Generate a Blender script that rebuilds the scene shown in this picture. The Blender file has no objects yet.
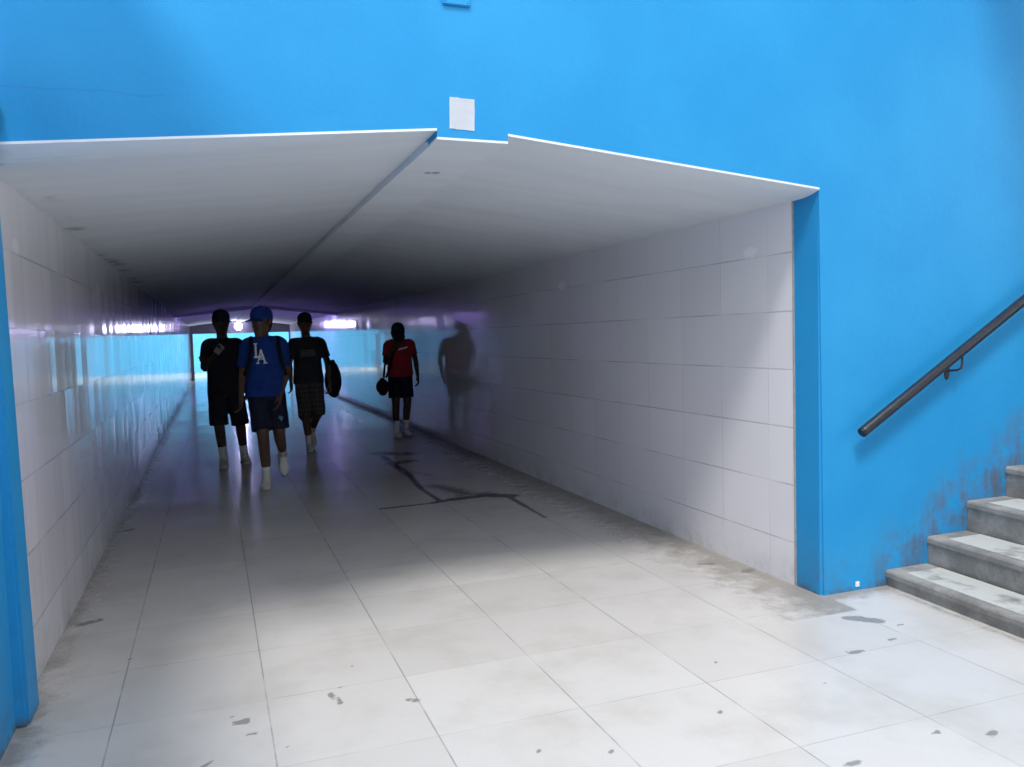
import bpy, bmesh, math, random
from mathutils import Vector, Matrix, noise
from mathutils.bvhtree import BVHTree

C = bpy.context.scene.collection
scn = bpy.context.scene
random.seed(7)
PI = math.pi

# ------------------------------------------------------------------ camera
cam_d = bpy.data.cameras.new('camera')
cam = bpy.data.objects.new('camera', cam_d); C.objects.link(cam)
cam_d.sensor_fit = 'HORIZONTAL'; cam_d.sensor_width = 36.0
cam_d.lens = 823.75 / 1024 * 36.0
cam_d.clip_start = 0.05; cam_d.clip_end = 300
right = Vector((0.93911, -0.34246, -0.02833))
up = Vector((0.04674, 0.04564, 0.99786))
fwd = Vector((0.34043, 0.93842, -0.05887))
M = Matrix((right, up, -fwd)).transposed().to_4x4()
M.translation = Vector((0, 0, 1.42))
cam.matrix_world = M
scn.camera = cam

# ------------------------------------------------------------------ light and exposure
scn.view_settings.view_transform = 'Standard'
scn.view_settings.look = 'None'
scn.view_settings.gamma = 1
scn.view_settings.use_curve_mapping = False
scn.view_settings.exposure = 0.0
world = bpy.data.worlds.new('overcast_sky'); scn.world = world
world.use_nodes = True
bg = world.node_tree.nodes['Background']
bg.inputs['Color'].default_value = (0.97, 0.985, 1.0, 1)
bg.inputs['Strength'].default_value = 1.85

sun_d = bpy.data.lights.new('hazy_sun', 'SUN')
sun = bpy.data.objects.new('hazy_sun', sun_d); C.objects.link(sun)
sun_d.energy = 2.55; sun_d.angle = math.radians(12); sun_d.color = (1.0, 0.97, 0.93)
sun_dir = Vector((0.50, 1.0, -1.70)).normalized()
sun.rotation_euler = sun_dir.to_track_quat('-Z', 'Y').to_euler()
sun.location = (-1, -3, 8)


# ------------------------------------------------------------------ object helpers
def link(name, bm, mat, parent=None, smooth=False):
    me = bpy.data.meshes.new(name)
    bm.to_mesh(me); bm.free()
    return link_mesh(name, me, mat, parent, smooth)


def link_mesh(name, me, mat, parent=None, smooth=False):
    me.name = name
    o = bpy.data.objects.new(name, me); C.objects.link(o)
    mats = mat if isinstance(mat, (list, tuple)) else [mat]
    me.materials.clear()
    for m in mats:
        me.materials.append(m)
    if smooth:
        for p in me.polygons:
            p.use_smooth = True
    if parent is not None:
        o.parent = parent
    return o


def thing(name, label, cat, loc=(0, 0, 0), rotz=0, group=None):
    o = bpy.data.objects.new(name, None); C.objects.link(o)
    o.empty_display_size = 0.1
    o.location = loc; o.rotation_euler = (0, 0, rotz)
    o['label'] = label; o['category'] = cat
    if group:
        o['group'] = group
    return o


def tag(o, label, cat, group=None):
    o['label'] = label; o['category'] = cat
    if group:
        o['group'] = group
    return o


def struct(o, label, cat):
    o['kind'] = 'structure'; o['label'] = label; o['category'] = cat
    return o


def box(bm, x0, x1, y0, y1, z0, z1, bev=0.0):
    vs = [bm.verts.new((x, y, z)) for x in (x0, x1) for y in (y0, y1) for z in (z0, z1)]
    F = [(0, 1, 3, 2), (4, 6, 7, 5), (0, 4, 5, 1), (2, 3, 7, 6), (0, 2, 6, 4), (1, 5, 7, 3)]
    fs = [bm.faces.new([vs[i] for i in f]) for f in F]
    if bev > 0:
        es = list({e for f in fs for e in f.edges})
        bmesh.ops.bevel(bm, geom=es, offset=bev, segments=2, affect='EDGES')
    return vs


def ring_frames(pts, side):
    n = len(pts); out = []
    for i in range(n):
        a = pts[max(i - 1, 0)]; b = pts[min(i + 1, n - 1)]
        t = (b - a).normalized()
        s = side - t * side.dot(t)
        if s.length < 1e-4:
            s = t.orthogonal()
        s.normalize()
        out.append((t, s, t.cross(s)))
    return out


def tube(bm, pts, rad, side=Vector((1, 0, 0)), n=14, dome=True, power=1.0):
    """closed loft through pts; rad = list of (r along side, r across)"""
    pts = [Vector(p) for p in pts]
    rad = [(r, r) if not isinstance(r, (tuple, list)) else r for r in rad]
    fr = ring_frames(pts, side)
    P = list(zip(pts, rad, fr))
    if dome:
        head, tail = [], []
        p, r, f = P[0]
        k = min(r)
        for a in (80, 55, 28):
            s = math.sin(math.radians(a)); c = math.cos(math.radians(a))
            head.append((p - f[0] * k * s, (r[0] * c, r[1] * c), f))
        p, r, f = P[-1]
        k = min(r)
        for a in (28, 55, 80):
            s = math.sin(math.radians(a)); c = math.cos(math.radians(a))
            tail.append((p + f[0] * k * s, (r[0] * c, r[1] * c), f))
        P = head + P + tail
    rings = []
    for p, r, f in P:
        ring = []
        for j in range(n):
            a = 2 * PI * j / n
            ca, sa = math.cos(a), math.sin(a)
            if power != 1.0:
                ca = math.copysign(abs(ca) ** power, ca); sa = math.copysign(abs(sa) ** power, sa)
            ring.append(bm.verts.new(p + f[1] * (r[0] * ca) + f[2] * (r[1] * sa)))
        rings.append(ring)
    for a, b in zip(rings, rings[1:]):
        for j in range(n):
            bm.faces.new((a[j], a[(j + 1) % n], b[(j + 1) % n], b[j]))
    bm.faces.new(list(reversed(rings[0]))); bm.faces.new(rings[-1])
    return rings


def ball(bm, c, r, seg=12, mat=None):
    m = Matrix.Translation(Vector(c)) @ (mat.to_4x4() if mat else Matrix.Identity(4)) @ Matrix.Diagonal((*r, 1)).to_4x4()
    return bmesh.ops.create_uvsphere(bm, u_segments=seg, v_segments=max(6, seg // 2 + 2), radius=1, matrix=m)['verts']


def fuse(bm, voxel, smooth=2):
    """union of overlapping closed shapes into one continuous skin"""
    bmesh.ops.recalc_face_normals(bm, faces=bm.faces)
    me = bpy.data.meshes.new('tmp'); bm.to_mesh(me); bm.free()
    o = bpy.data.objects.new('tmp', me); C.objects.link(o)
    m = o.modifiers.new('r', 'REMESH'); m.mode = 'VOXEL'; m.voxel_size = voxel; m.adaptivity = 0
    dg = bpy.context.evaluated_depsgraph_get(); dg.update()
    out = bpy.data.meshes.new_from_object(o.evaluated_get(dg))
    bpy.data.objects.remove(o); bpy.data.meshes.remove(me)
    if smooth:
        b = bmesh.new(); b.from_mesh(out)
        for _ in range(smooth):
            bmesh.ops.smooth_vert(b, verts=b.verts, factor=0.5, use_axis_x=True, use_axis_y=True, use_axis_z=True)
        b.to_mesh(out); b.free()
    return out


# ------------------------------------------------------------------ material helpers
class NT:
    def __init__(s, name):
        s.m = bpy.data.materials.new(name); s.m.use_nodes = True
        s.t = s.m.node_tree; s.b = s.t.nodes['Principled BSDF']

    def n(s, typ, **kw):
        nd = s.t.nodes.new(typ)
        for k, v in kw.items():
            setattr(nd, k, v)
        return nd

    def put(s, sock, v):
        if hasattr(v, 'is_output'):
            s.t.links.new(v, sock)
        else:
            sock.default_value = v

    def math(s, op, a, b=0.0, c=0.0, clamp=False):
        nd = s.n('ShaderNodeMath', operation=op, use_clamp=clamp)
        s.put(nd.inputs[0], a); s.put(nd.inputs[1], b); s.put(nd.inputs[2], c)
        return nd.outputs[0]

    def pos(s):
        g = s.n('ShaderNodeNewGeometry')
        sp = s.n('ShaderNodeSeparateXYZ'); s.t.links.new(g.outputs['Position'], sp.inputs[0])
        return g, sp.outputs[0], sp.outputs[1], sp.outputs[2]

    def noise(s, scale, detail=4, rough=0.55, vec=None, dist=0.0):
        nd = s.n('ShaderNodeTexNoise')
        nd.inputs['Scale'].default_value = scale; nd.inputs['Detail'].default_value = detail
        nd.inputs['Roughness'].default_value = rough; nd.inputs['Distortion'].default_value = dist
        if vec is None:
            g = s.n('ShaderNodeNewGeometry'); vec = g.outputs['Position']
        s.t.links.new(vec, nd.inputs['Vector'])
        return nd.outputs['Fac']

    def remap(s, v, a, b, c=0.0, d=1.0):
        nd = s.n('ShaderNodeMapRange'); nd.interpolation_type = 'SMOOTHSTEP'
        s.put(nd.inputs[0], v)
        for i, x in enumerate((a, b, c, d)):
            s.put(nd.inputs[i + 1], x)
        return nd.outputs[0]

    def mix(s, f, a, b):
        nd = s.n('ShaderNodeMix', data_type='RGBA')
        s.put(nd.inputs[0], f)
        s.put(nd.inputs[6], a if hasattr(a, 'is_output') else (*a, 1))
        s.put(nd.inputs[7], b if hasattr(b, 'is_output') else (*b, 1))
        return nd.outputs[2]

    def bump(s, h, strength=0.2, dist=0.01, normal=None):
        nd = s.n('ShaderNodeBump'); nd.inputs['Strength'].default_value = strength
        nd.inputs['Distance'].default_value = dist; s.put(nd.inputs['Height'], h)
        if normal is not None:
            s.t.links.new(normal, nd.inputs['Normal'])
        return nd.outputs[0]

    def done(s, col, rough=0.5, normal=None, spec=None, metal=0.0):
        s.put(s.b.inputs['Base Color'], col if hasattr(col, 'is_output') else (*col, 1))
        s.put(s.b.inputs['Roughness'], rough); s.b.inputs['Metallic'].default_value = metal
        if normal is not None:
            s.t.links.new(normal, s.b.inputs['Normal'])
        if spec is not None:
            s.b.inputs['Specular IOR Level'].default_value = spec
        return s.m


def simple(name, col, rough=0.6, var=0.12, scale=20, metal=0.0, bump=0.0, spec=None):
    t = NT(name)
    n = t.noise(scale)
    dark = tuple(c * (1 - var) for c in col); light = tuple(min(1, c * (1 + var)) for c in col)
    c = t.mix(t.remap(n, 0.3, 0.7), dark, light)
    nrm = t.bump(n, bump, 0.01) if bump else None
    return t.done(c, rough, nrm, spec, metal)


def emissive(name, col, strength):
    t = NT(name)
    t.b.inputs['Emission Color'].default_value = (*col, 1)
    t.b.inputs['Emission Strength'].default_value = strength
    return t.done(col, 0.4)


def joint_mask(t, coord, size, off, width):
    """1 on a grout line at every size step of coord"""
    u = t.math('DIVIDE', t.math('SUBTRACT', coord, off), size)
    f = t.math('FRACT', u)
    d = t.math('MINIMUM', f, t.math('SUBTRACT', 1.0, f))
    return t.remap(t.math('MULTIPLY', d, size), width * 0.4, width, 1.0, 0.0), t.math('FLOOR', u)


# ------------------------------------------------------------------ measured places of the room
YF = 3.464         # face of the blue front wall
YT = 3.675         # where the wall tiles begin
XL, XR = -0.765, 2.958
YE = 33.96         # far end of the passage
YC = 20.6          # small downstand in the ceiling
BX0, BX1 = 0.948, 1.270


# blue paint ---------------------------------------------------------
def blue_paint():
    t = NT('blue_wall_paint')
    g, x, y, z = t.pos()
    n1 = t.noise(1.6, 5); n2 = t.noise(14, 5)
    base = t.mix(t.remap(n1, 0.3, 0.7), (0.018, 0.270, 0.600), (0.025, 0.302, 0.640))
    base = t.mix(t.math('MULTIPLY', t.remap(n2, 0.55, 0.8), 0.25), base, (0.025, 0.24, 0.54))
    # scuffed grime rising a little above the stair profile and the floor
    prof = t.math('MAXIMUM', t.math('MULTIPLY', t.math('SUBTRACT', x, 3.30), 0.575), 0.0)
    h = t.math('SUBTRACT', z, prof)
    wav = t.noise(7, 6, 0.65)
    near = t.math('MULTIPLY', t.remap(h, 0.0, 0.42, 1.0, 0.0), t.remap(wav, 0.36, 0.62))
    cs = t.n('ShaderNodeCombineXYZ')
    t.put(cs.inputs[0], t.math('MULTIPLY', x, 16.0)); t.put(cs.inputs[1], t.math('MULTIPLY', y, 16.0)); t.put(cs.inputs[2], t.math('MULTIPLY', z, 1.5))
    streak = t.noise(1.0, 4, 0.6, cs.outputs[0])
    near = t.math('MULTIPLY', near, t.remap(streak, 0.3, 0.6, 0.35, 1.0))
    onst = t.remap(x, 3.2, 3.5, 0.30, 1.0)
    base = t.mix(t.math('MULTIPLY', near, t.math('MULTIPLY', onst, 0.95)), base, (0.10, 0.135, 0.20))
    # dirty line right at the floor
    base = t.mix(t.math('MULTIPLY', t.remap(z, 0.0, 0.05, 0.75, 0.0), t.remap(n2, 0.35, 0.6)), base, (0.10, 0.11, 0.12))
    # thin hairline crack on the header
    cr = t.math('ABSOLUTE', t.math('SUBTRACT', z, t.math('ADD', 2.345, t.math('MULTIPLY', t.noise(5, 5), 0.05))))
    crm = t.math('MULTIPLY', t.remap(cr, 0.001, 0.005, 0.35, 0.0), t.remap(x, -0.2, -0.05, 1.0, 0.0))
    base = t.mix(crm, base, (0.03, 0.17, 0.42))
    nrm = t.bump(t.noise(38, 5), 0.12, 0.01)
    return t.done(base, 0.5, nrm, 0.22)


# floor -----------------------------------------------------------------
def floor_tiles():
    t = NT('pale_floor_tiles')
    g, x, y, z = t.pos()
    SX, SY, OX, OY = 0.5558, 0.5613, 0.141, 3.912
    jx, ix = joint_mask(t, x, SX, OX, 0.0042)
    jy, iy = joint_mask(t, y, SY, OY, 0.0034)
    cid = t.n('ShaderNodeCombineXYZ'); t.put(cid.inputs[0], ix); t.put(cid.inputs[1], iy)
    wn = t.n('ShaderNodeTexWhiteNoise'); t.t.links.new(cid.outputs[0], wn.inputs['Vector'])
    col = t.mix(wn.outputs['Value'], (0.575, 0.552, 0.535), (0.625, 0.605, 0.588))
    blot = t.noise(2.3, 6, 0.6)
    col = t.mix(t.math('MULTIPLY', t.remap(blot, 0.42, 0.72), 0.45), col, (0.43, 0.40, 0.36))
    fine = t.noise(60, 3)
    col = t.mix(t.math('MULTIPLY', t.remap(fine, 0.55, 0.75), 0.12), col, (0.40, 0.39, 0.36))
    jbreak = t.remap(t.noise(3.5, 4), 0.35, 0.6, 0.25, 1.0)
    jy = t.math('MULTIPLY', jy, t.math('MULTIPLY', jbreak, 0.50))
    jx = t.math('MULTIPLY', jx, t.math('MULTIPLY', jbreak, 0.85))
    joint = t.math('MAXIMUM', jx, jy)
    col = t.mix(t.math('MULTIPLY', joint, 0.72), col, (0.17, 0.17, 0.175))
    # worn dirt carried on the mesh: grime band along the walls, spilled stains, chips
    at = t.n('ShaderNodeAttribute', attribute_name='wear'); sep = t.n('ShaderNodeSeparateColor')
    t.t.links.new(at.outputs['Color'], sep.inputs[0])
    edge = t.noise(9, 6, 0.7); edge2 = t.noise(30, 5, 0.7)
    grime = t.math('ADD', sep.outputs[0], t.math('MULTIPLY', t.math('SUBTRACT', edge, 0.5), 1.3))
    grime = t.remap(grime, 0.40, 0.95)
    col = t.mix(t.math('MULTIPLY', grime, 0.66), col, (0.165, 0.145, 0.120))
    spill = t.math('ADD', sep.outputs[1], t.math('MULTIPLY', t.math('SUBTRACT', edge2, 0.5), 0.8))
    spill = t.remap(spill, 0.36, 0.86)
    col = t.mix(t.math('MULTIPLY', spill, 0.9), col, (0.030, 0.030, 0.036))
    chip = t.math('ADD', sep.outputs[2], t.math('MULTIPLY', t.math('SUBTRACT', edge2, 0.5), 0.7))
    chip = t.remap(chip, 0.42, 0.70)
    col = t.mix(t.math('MULTIPLY', chip, 0.68), col, (0.125, 0.125, 0.115))
    rough = t.math('ADD', t.remap(blot, 0.3, 0.7, 0.13, 0.24), t.math('MULTIPLY', grime, 0.25))
    # every tile laid at a very slightly different tilt
    vs = t.n('ShaderNodeVectorMath', operation='SUBTRACT'); t.t.links.new(wn.outputs['Color'], vs.inputs[0]); vs.inputs[1].default_value = (0.5, 0.5, 0.5)
    sc = t.n('ShaderNodeVectorMath', operation='SCALE'); t.t.links.new(vs.outputs[0], sc.inputs[0]); sc.inputs['Scale'].default_value = 0.012
    ad = t.n('ShaderNodeVectorMath', operation='ADD'); t.t.links.new(sc.outputs[0], ad.inputs[0]); t.t.links.new(g.outputs['Normal'], ad.inputs[1])
    nm = t.n('ShaderNodeVectorMath', operation='NORMALIZE'); t.t.links.new(ad.outputs[0], nm.inputs[0])
    h = t.math('SUBTRACT', t.math('MULTIPLY', t.noise(5, 3), 0.35), t.math('MULTIPLY', joint, 0.3))
    nrm = t.bump(h, 0.10, 0.01, nm.outputs[0])
    return t.done(col, rough, nrm, 0.5)


def wall_tiles(name, tilt, tw=0.456, oy=3.888, wf=4.5, ws=0.10):
    t = NT(name)
    g, x, y, z = t.pos()
    jy, iy = joint_mask(t, y, tw, oy, 0.0045)
    jz, iz = joint_mask(t, z, 0.3175, 0.236, 0.0048)
    cid = t.n('ShaderNodeCombineXYZ'); t.put(cid.inputs[0], iy); t.put(cid.inputs[1], iz)
    wn = t.n('ShaderNodeTexWhiteNoise'); t.t.links.new(cid.outputs[0], wn.inputs['Vector'])
    col = t.mix(wn.outputs['Value'], (0.79, 0.775, 0.825), (0.84, 0.825, 0.87))
    fade = t.remap(t.noise(1.7, 4), 0.35, 0.62, 0.12, 1.0)
    jz2 = t.math('MULTIPLY', jz, t.math('MULTIPLY', fade, 0.55)); jy2 = t.math('MULTIPLY', jy, t.math('MULTIPLY', fade, 0.22))
    joint = t.math('MAXIMUM', jy2, jz2)
    col = t.mix(joint, col, (0.22, 0.22, 0.25))
    dirt = t.math('MULTIPLY', t.remap(z, 0.0, 0.22, 0.28, 0.0), t.remap(t.noise(6, 6, 0.65), 0.42, 0.7))
    col = t.mix(dirt, col, (0.25, 0.23, 0.20))
    # small pale ragged spots on the tiles
    for (py, pz, ry, rz) in ((4.045, 1.858, 0.085, 0.035), (6.775, 1.848, 0.10, 0.05)):
        a = t.math('DIVIDE', t.math('SUBTRACT', y, py), ry); b = t.math('DIVIDE', t.math('SUBTRACT', z, pz), rz)
        d = t.math('SQRT', t.math('ADD', t.math('MULTIPLY', a, a), t.math('MULTIPLY', b, b)))
        d = t.math('ADD', d, t.math('MULTIPLY', t.math('SUBTRACT', t.noise(28, 4), 0.5), 1.2))
        col = t.mix(t.remap(d, 0.6, 1.0, 0.9, 0.0), col, (0.93, 0.93, 0.95))
    vs = t.n('ShaderNodeVectorMath', operation='SUBTRACT'); t.t.links.new(wn.outputs['Color'], vs.inputs[0]); vs.inputs[1].default_value = (0.5, 0.5, 0.5)
    sc = t.n('ShaderNodeVectorMath', operation='MULTIPLY'); t.t.links.new(vs.outputs[0], sc.inputs[0]); sc.inputs[1].default_value = (tilt, tilt, tilt * 0.04)
    ad = t.n('ShaderNodeVectorMath', operation='ADD'); t.t.links.new(sc.outputs[0], ad.inputs[0]); t.t.links.new(g.outputs['Normal'], ad.inputs[1])
    nm = t.n('ShaderNodeVectorMath', operation='NORMALIZE'); t.t.links.new(ad.outputs[0], nm.inputs[0])
    cv = t.n('ShaderNodeCombineXYZ'); t.put(cv.inputs[0], x); t.put(cv.inputs[1], t.math('MULTIPLY', y, wf)); t.put(cv.inputs[2], t.math('MULTIPLY', z, 0.25))
    wavy = t.noise(1.0, 3, 0.5, cv.outputs[0])
    h = t.math('SUBTRACT', t.math('MULTIPLY', wavy, 0.8), t.math('MULTIPLY', joint, 0.35))
    nrm = t.bump(h, ws, 0.012, nm.outputs[0])
    return t.done(col, t.remap(t.noise(3, 4), 0.3, 0.7, 0.06, 0.12), nrm, 0.8)


def ceiling_paint():
    t = NT('white_ceiling_paint')
    g, x, y, z = t.pos()
    cv = t.n('ShaderNodeCombineXYZ'); t.put(cv.inputs[0], t.math('MULTIPLY', x, 0.6)); t.put(cv.inputs[1], t.math('MULTIPLY', y, 3.0)); t.put(cv.inputs[2], z)
    n = t.noise(1.4, 5, 0.6, cv.outputs[0])
    col = t.mix(t.remap(n, 0.3, 0.7), (0.70, 0.755, 0.82), (0.76, 0.81, 0.87))
    # two small dark scars beside each other near the mouth of the passage
    for (px, py, r) in ((1.085, 4.17, 0.024), (1.125, 4.16, 0.030)):
        a = t.math('SUBTRACT', x, px); b = t.math('SUBTRACT', y, py)
        d = t.math('SQRT', t.math('ADD', t.math('MULTIPLY', a, a), t.math('MULTIPLY', t.math('MULTIPLY', b, b), 0.5)))
        col = t.mix(t.remap(d, r * 0.4, r, 0.75, 0.0), col, (0.20, 0.20, 0.22))
    # dark broken patches along the left wall
    dm = t.math('MULTIPLY', t.remap(x, -0.62, -0.72, 0.0, 0.7), t.remap(t.noise(3.3, 5), 0.52, 0.66))
    col = t.mix(dm, col, (0.24, 0.25, 0.28))
    return t.done(col, 0.75, t.bump(t.noise(25, 4), 0.15, 0.01))


def concrete(name, a, b):
    t = NT(name)
    n = t.noise(5, 7, 0.65); f = t.noise(70, 3, 0.6)
    col = t.mix(t.remap(n, 0.35, 0.68), a, b)
    col = t.mix(t.math('MULTIPLY', t.remap(f, 0.5, 0.75), 0.35), col, tuple(c * 0.5 for c in a))
    return t.done(col, 0.75, t.bump(f, 0.25, 0.008))


def tread_tile():
    t = NT('terrazzo_tread')
    n = t.noise(6, 6, 0.6); f = t.noise(90, 2)
    col = t.mix(t.remap(n, 0.50, 0.72), (0.53, 0.53, 0.50), (0.22, 0.21, 0.19))
    col = t.mix(t.math('MULTIPLY', t.remap(f, 0.55, 0.7), 0.3), col, (0.38, 0.38, 0.37))
    return t.done(col, 0.45)


M_blue = blue_paint()
M_floor = floor_tiles()
M_tileR = wall_tiles('white_wall_tiles', 0.022)
M_tileL = wall_tiles('white_wall_tiles_left', 0.030, 0.228, 3.70, 8.0, 0.16)
M_ceil = ceiling_paint()
M_conc = concrete('stair_concrete', (0.19, 0.182, 0.172), (0.34, 0.325, 0.305))
M_tread = tread_tile()
M_pale = simple('pale_wall_paint', (0.72, 0.71, 0.68), 0.7, 0.05, 3)
M_cyan = simple('brightened_blue_paint', (0.10, 0.50, 0.86), 0.6, 0.06, 2)  # front wall's blue lightened; the far end's brightness is put into the colour
M_strip = simple('beige_tile_edge', (0.42, 0.38, 0.35), 0.5)
M_dark = simple('dark_painted_steel', (0.03, 0.032, 0.036), 0.45, 0.2, 30)
M_beamdk = simple('dark_header_paint', (0.10, 0.10, 0.12), 0.7)
M_rail = simple('dark_grey_rail_paint', (0.016, 0.020, 0.030), 0.32, 0.3, 40, bump=0.1)
M_rust = simple('rusty_bracket_steel', (0.040, 0.034, 0.042), 0.6, 0.4, 60)
M_paper = simple('white_paper', (0.97, 0.96, 0.97), 0.6, 0.01, 8)
M_white = simple('white_plastic', (0.85, 0.85, 0.86), 0.4, 0.03)
M_black = simple('black_plastic', (0.012, 0.012, 0.014), 0.4)


# ------------------------------------------------------------------ large structure
def ceil_z(x, y):
    if x < 0.948:
        z = 2.102 + (2.300 - 2.102) * (x - XL) / (0.948 - XL)
    elif x <= 1.270:
        z = 2.264 - 0.008 * (x - BX0)
    else:
        z = 2.294 - (2.294 - 2.092) * (x - 1.270) / (XR - 1.270)
    if y < 3.62:                                  # the slab edge is rounded up at the mouth
        k = (3.62 - y) / 0.156
        z += (0.046 * max(0.0, (0.948 - x) / 1.713) + 0.024 * max(0.0, (x - 1.270) / 1.688)) * k * k
    return z


def seg_d(px, py, a, b):
    ax, ay = a; bx, by = b
    dx, dy = bx - ax, by - ay
    l2 = dx * dx + dy * dy
    h = 0 if l2 == 0 else max(0, min(1, ((px - ax) * dx + (py - ay) * dy) / l2))
    return math.hypot(px - ax - h * dx, py - ay - h * dy)


def build_floor():
    X0, X1, Y0, Y1 = XL, 7.6, -2.6, 44.0
    def axis(lo, hi, fine_lo, fine_hi, fine, coarse):
        a = [lo]; v = lo
        while v < hi - 1e-6:
            v += fine if fine_lo <= v < fine_hi else coarse
            a.append(min(v, hi))
        return a
    xs = axis(X0, X1, -1.0, 4.2, 0.025, 0.4)
    ys = axis(Y0, Y1, 1.2, 10.5, 0.025, 0.4)
    spills = [  # (a, b, radius, weight): dark liquid along the joints in the passage
        ((1.26, 6.79), (1.72, 6.82), 0.022, 1.1), ((1.72, 6.82), (1.92, 6.89), 0.040, 1.2), ((1.92, 6.89), (2.30, 6.93), 0.060, 1.25), ((2.22, 6.95), (2.42, 6.80), 0.075, 1.25),
        ((2.40, 6.80), (2.38, 6.30), 0.028, 1.1), ((2.38, 6.30), (2.37, 5.85), 0.018, 1.05), ((2.37, 5.85), (2.37, 5.45), 0.010, 0.8),
        ((1.80, 6.86), (1.79, 7.5), 0.026, 1.05), ((1.79, 7.5), (1.86, 8.3), 0.032, 1.1), ((1.86, 8.3), (1.88, 9.8), 0.045, 1.1), ((1.78, 7.99), (2.42, 7.95), 0.012, 0.85),
        ((1.92, 10.1), (2.2, 9.9), 0.16, 1.0), ((1.9, 9.2), (2.1, 9.3), 0.14, 0.85), ((1.95, 7.6), (2.1, 7.1), 0.16, 0.75), ((1.95, 8.5), (2.05, 8.2), 0.10, 0.58), ((2.0, 7.02), (2.3, 7.05), 0.07, 0.72),
        ((-0.745, 6.90), (-0.64, 6.95), 0.022, 1)]
    chips = [((2.86, 3.13), (2.94, 3.06), 0.040), ((2.84, 3.15), (2.90, 3.12), 0.03), ((0.025, 3.19), (0.055, 3.185), 0.022), ((-0.01, 3.24), (0.005, 3.245), 0.009), ((0.05, 3.17), (0.06, 3.21), 0.012),
             ((0.065, 3.08), (0.085, 3.07), 0.014), ((0.665, 3.12), (0.695, 3.105), 0.018), ((0.652, 3.235), (0.675, 3.24), 0.009), ((0.68, 3.19), (0.685, 3.185), 0.007),
             ((0.38, 3.31), (0.41, 3.20), 0.015), ((0.18, 2.93), (0.19, 2.93), 0.010), ((-0.70, 4.66), (-0.62, 4.70), 0.030), ((2.55, 2.80), (2.60, 2.80), 0.018), ((2.535, 2.815), (2.55, 2.79), 0.012),
             ((2.45, 2.04), (2.49, 2.05), 0.015), ((2.51, 2.06), (2.53, 2.065), 0.008), ((1.87, 2.08), (1.92, 2.07), 0.015), ((2.10, 2.38), (2.12, 2.385), 0.008), ((2.22, 2.60), (2.235, 2.605), 0.007),
             ((1.70, 2.55), (1.715, 2.55), 0.008), ((1.95, 2.95), (1.97, 2.955), 0.009), ((2.29, 2.12), (2.31, 2.125), 0.010), ((2.37, 2.14), (2.38, 2.145), 0.008), ((2.72, 2.16), (2.73, 2.16), 0.008),
             ((1.20, 2.45), (1.215, 2.45), 0.010), ((0.98, 2.55), (0.99, 2.55), 0.008), ((2.81, 2.85), (2.85, 2.84), 0.012), ((2.98, 2.98), (3.01, 2.98), 0.010), ((1.45, 2.2), (1.46, 2.2), 0.009),
             ((-0.1, 2.9), (-0.06, 2.92), 0.012), ((0.5, 3.55), (0.52, 3.56), 0.009), ((0.42, 3.35), (0.43, 3.35), 0.008), ((-0.42, 4.05), (-0.40, 4.06), 0.010), ((2.86, 4.00), (2.92, 4.02), 0.030), ((2.72, 4.25), (2.80, 4.22), 0.022)]
    bm = bmesh.new()
    lay = bm.verts.layers.float_color.new('wear')
    grid = []
    for y in ys:
        row = []
        for x in xs:
            v = bm.verts.new((x, y, 0.0))
            g = 0.0
            if y > YF - 0.25:
                band = 0.80 if y < 12 else 0.4
                if x < XR + 0.01:
                    g = max(g, 1.0 - (XR - x) / band)
                g = max(g, 0.72 * (1.0 - (x - XL) / 0.35))
            if y < YF + 0.3 and x > XR - 0.45:      # around the foot of the pier and the stair
                g = max(g, 1.05 - seg_d(x, y, (XR - 0.1, YF - 0.02), (3.5, YF - 0.02)) / 0.17)
                g = max(g, 0.8 - seg_d(x, y, (3.36, YF), (3.27, 2.0)) / 0.10)
            if y < YF and x < -0.3:
                g = max(g, 0.85 - seg_d(x, y, (-0.72, YF), (-0.76, 2.4)) / 0.30)
            s = 0.0
            if 5.3 < y < 11:
                for a, b, r, w in spills:
                    d = seg_d(x, y, a, b)
                    if d < 3 * r:
                        s = max(s, w * (1.0 - 0.5 * d / r))
            c = 0.0
            if y < 4.8:
                for a, b, r in chips:
                    d = seg_d(x, y, a, b)
                    if d < 3 * r:
                        c = max(c, 1.0 - 0.5 * d / r)
            v[lay] = (max(0, g), max(0, s), max(0, c), 1)
            row.append(v)
        grid.append(row)
    for r0, r1 in zip(grid, grid[1:]):
        for i in range(len(xs) - 1):
            bm.faces.new((r0[i], r0[i + 1], r1[i + 1], r1[i]))
    ext = [f for f in bm.faces]
    # give the slab depth
    b0 = [bm.verts.new((x, y, -0.2)) for x, y in ((X0, Y0), (X1, Y0), (X1, Y1), (X0, Y1))]
    bm.faces.new((b0[0], b0[3], b0[2], b0[1]))
    return struct(link('floor', bm, M_floor), 'pale square floor tiles, scuffed and stained, running into the passage', 'floor')


build_floor()


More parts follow.
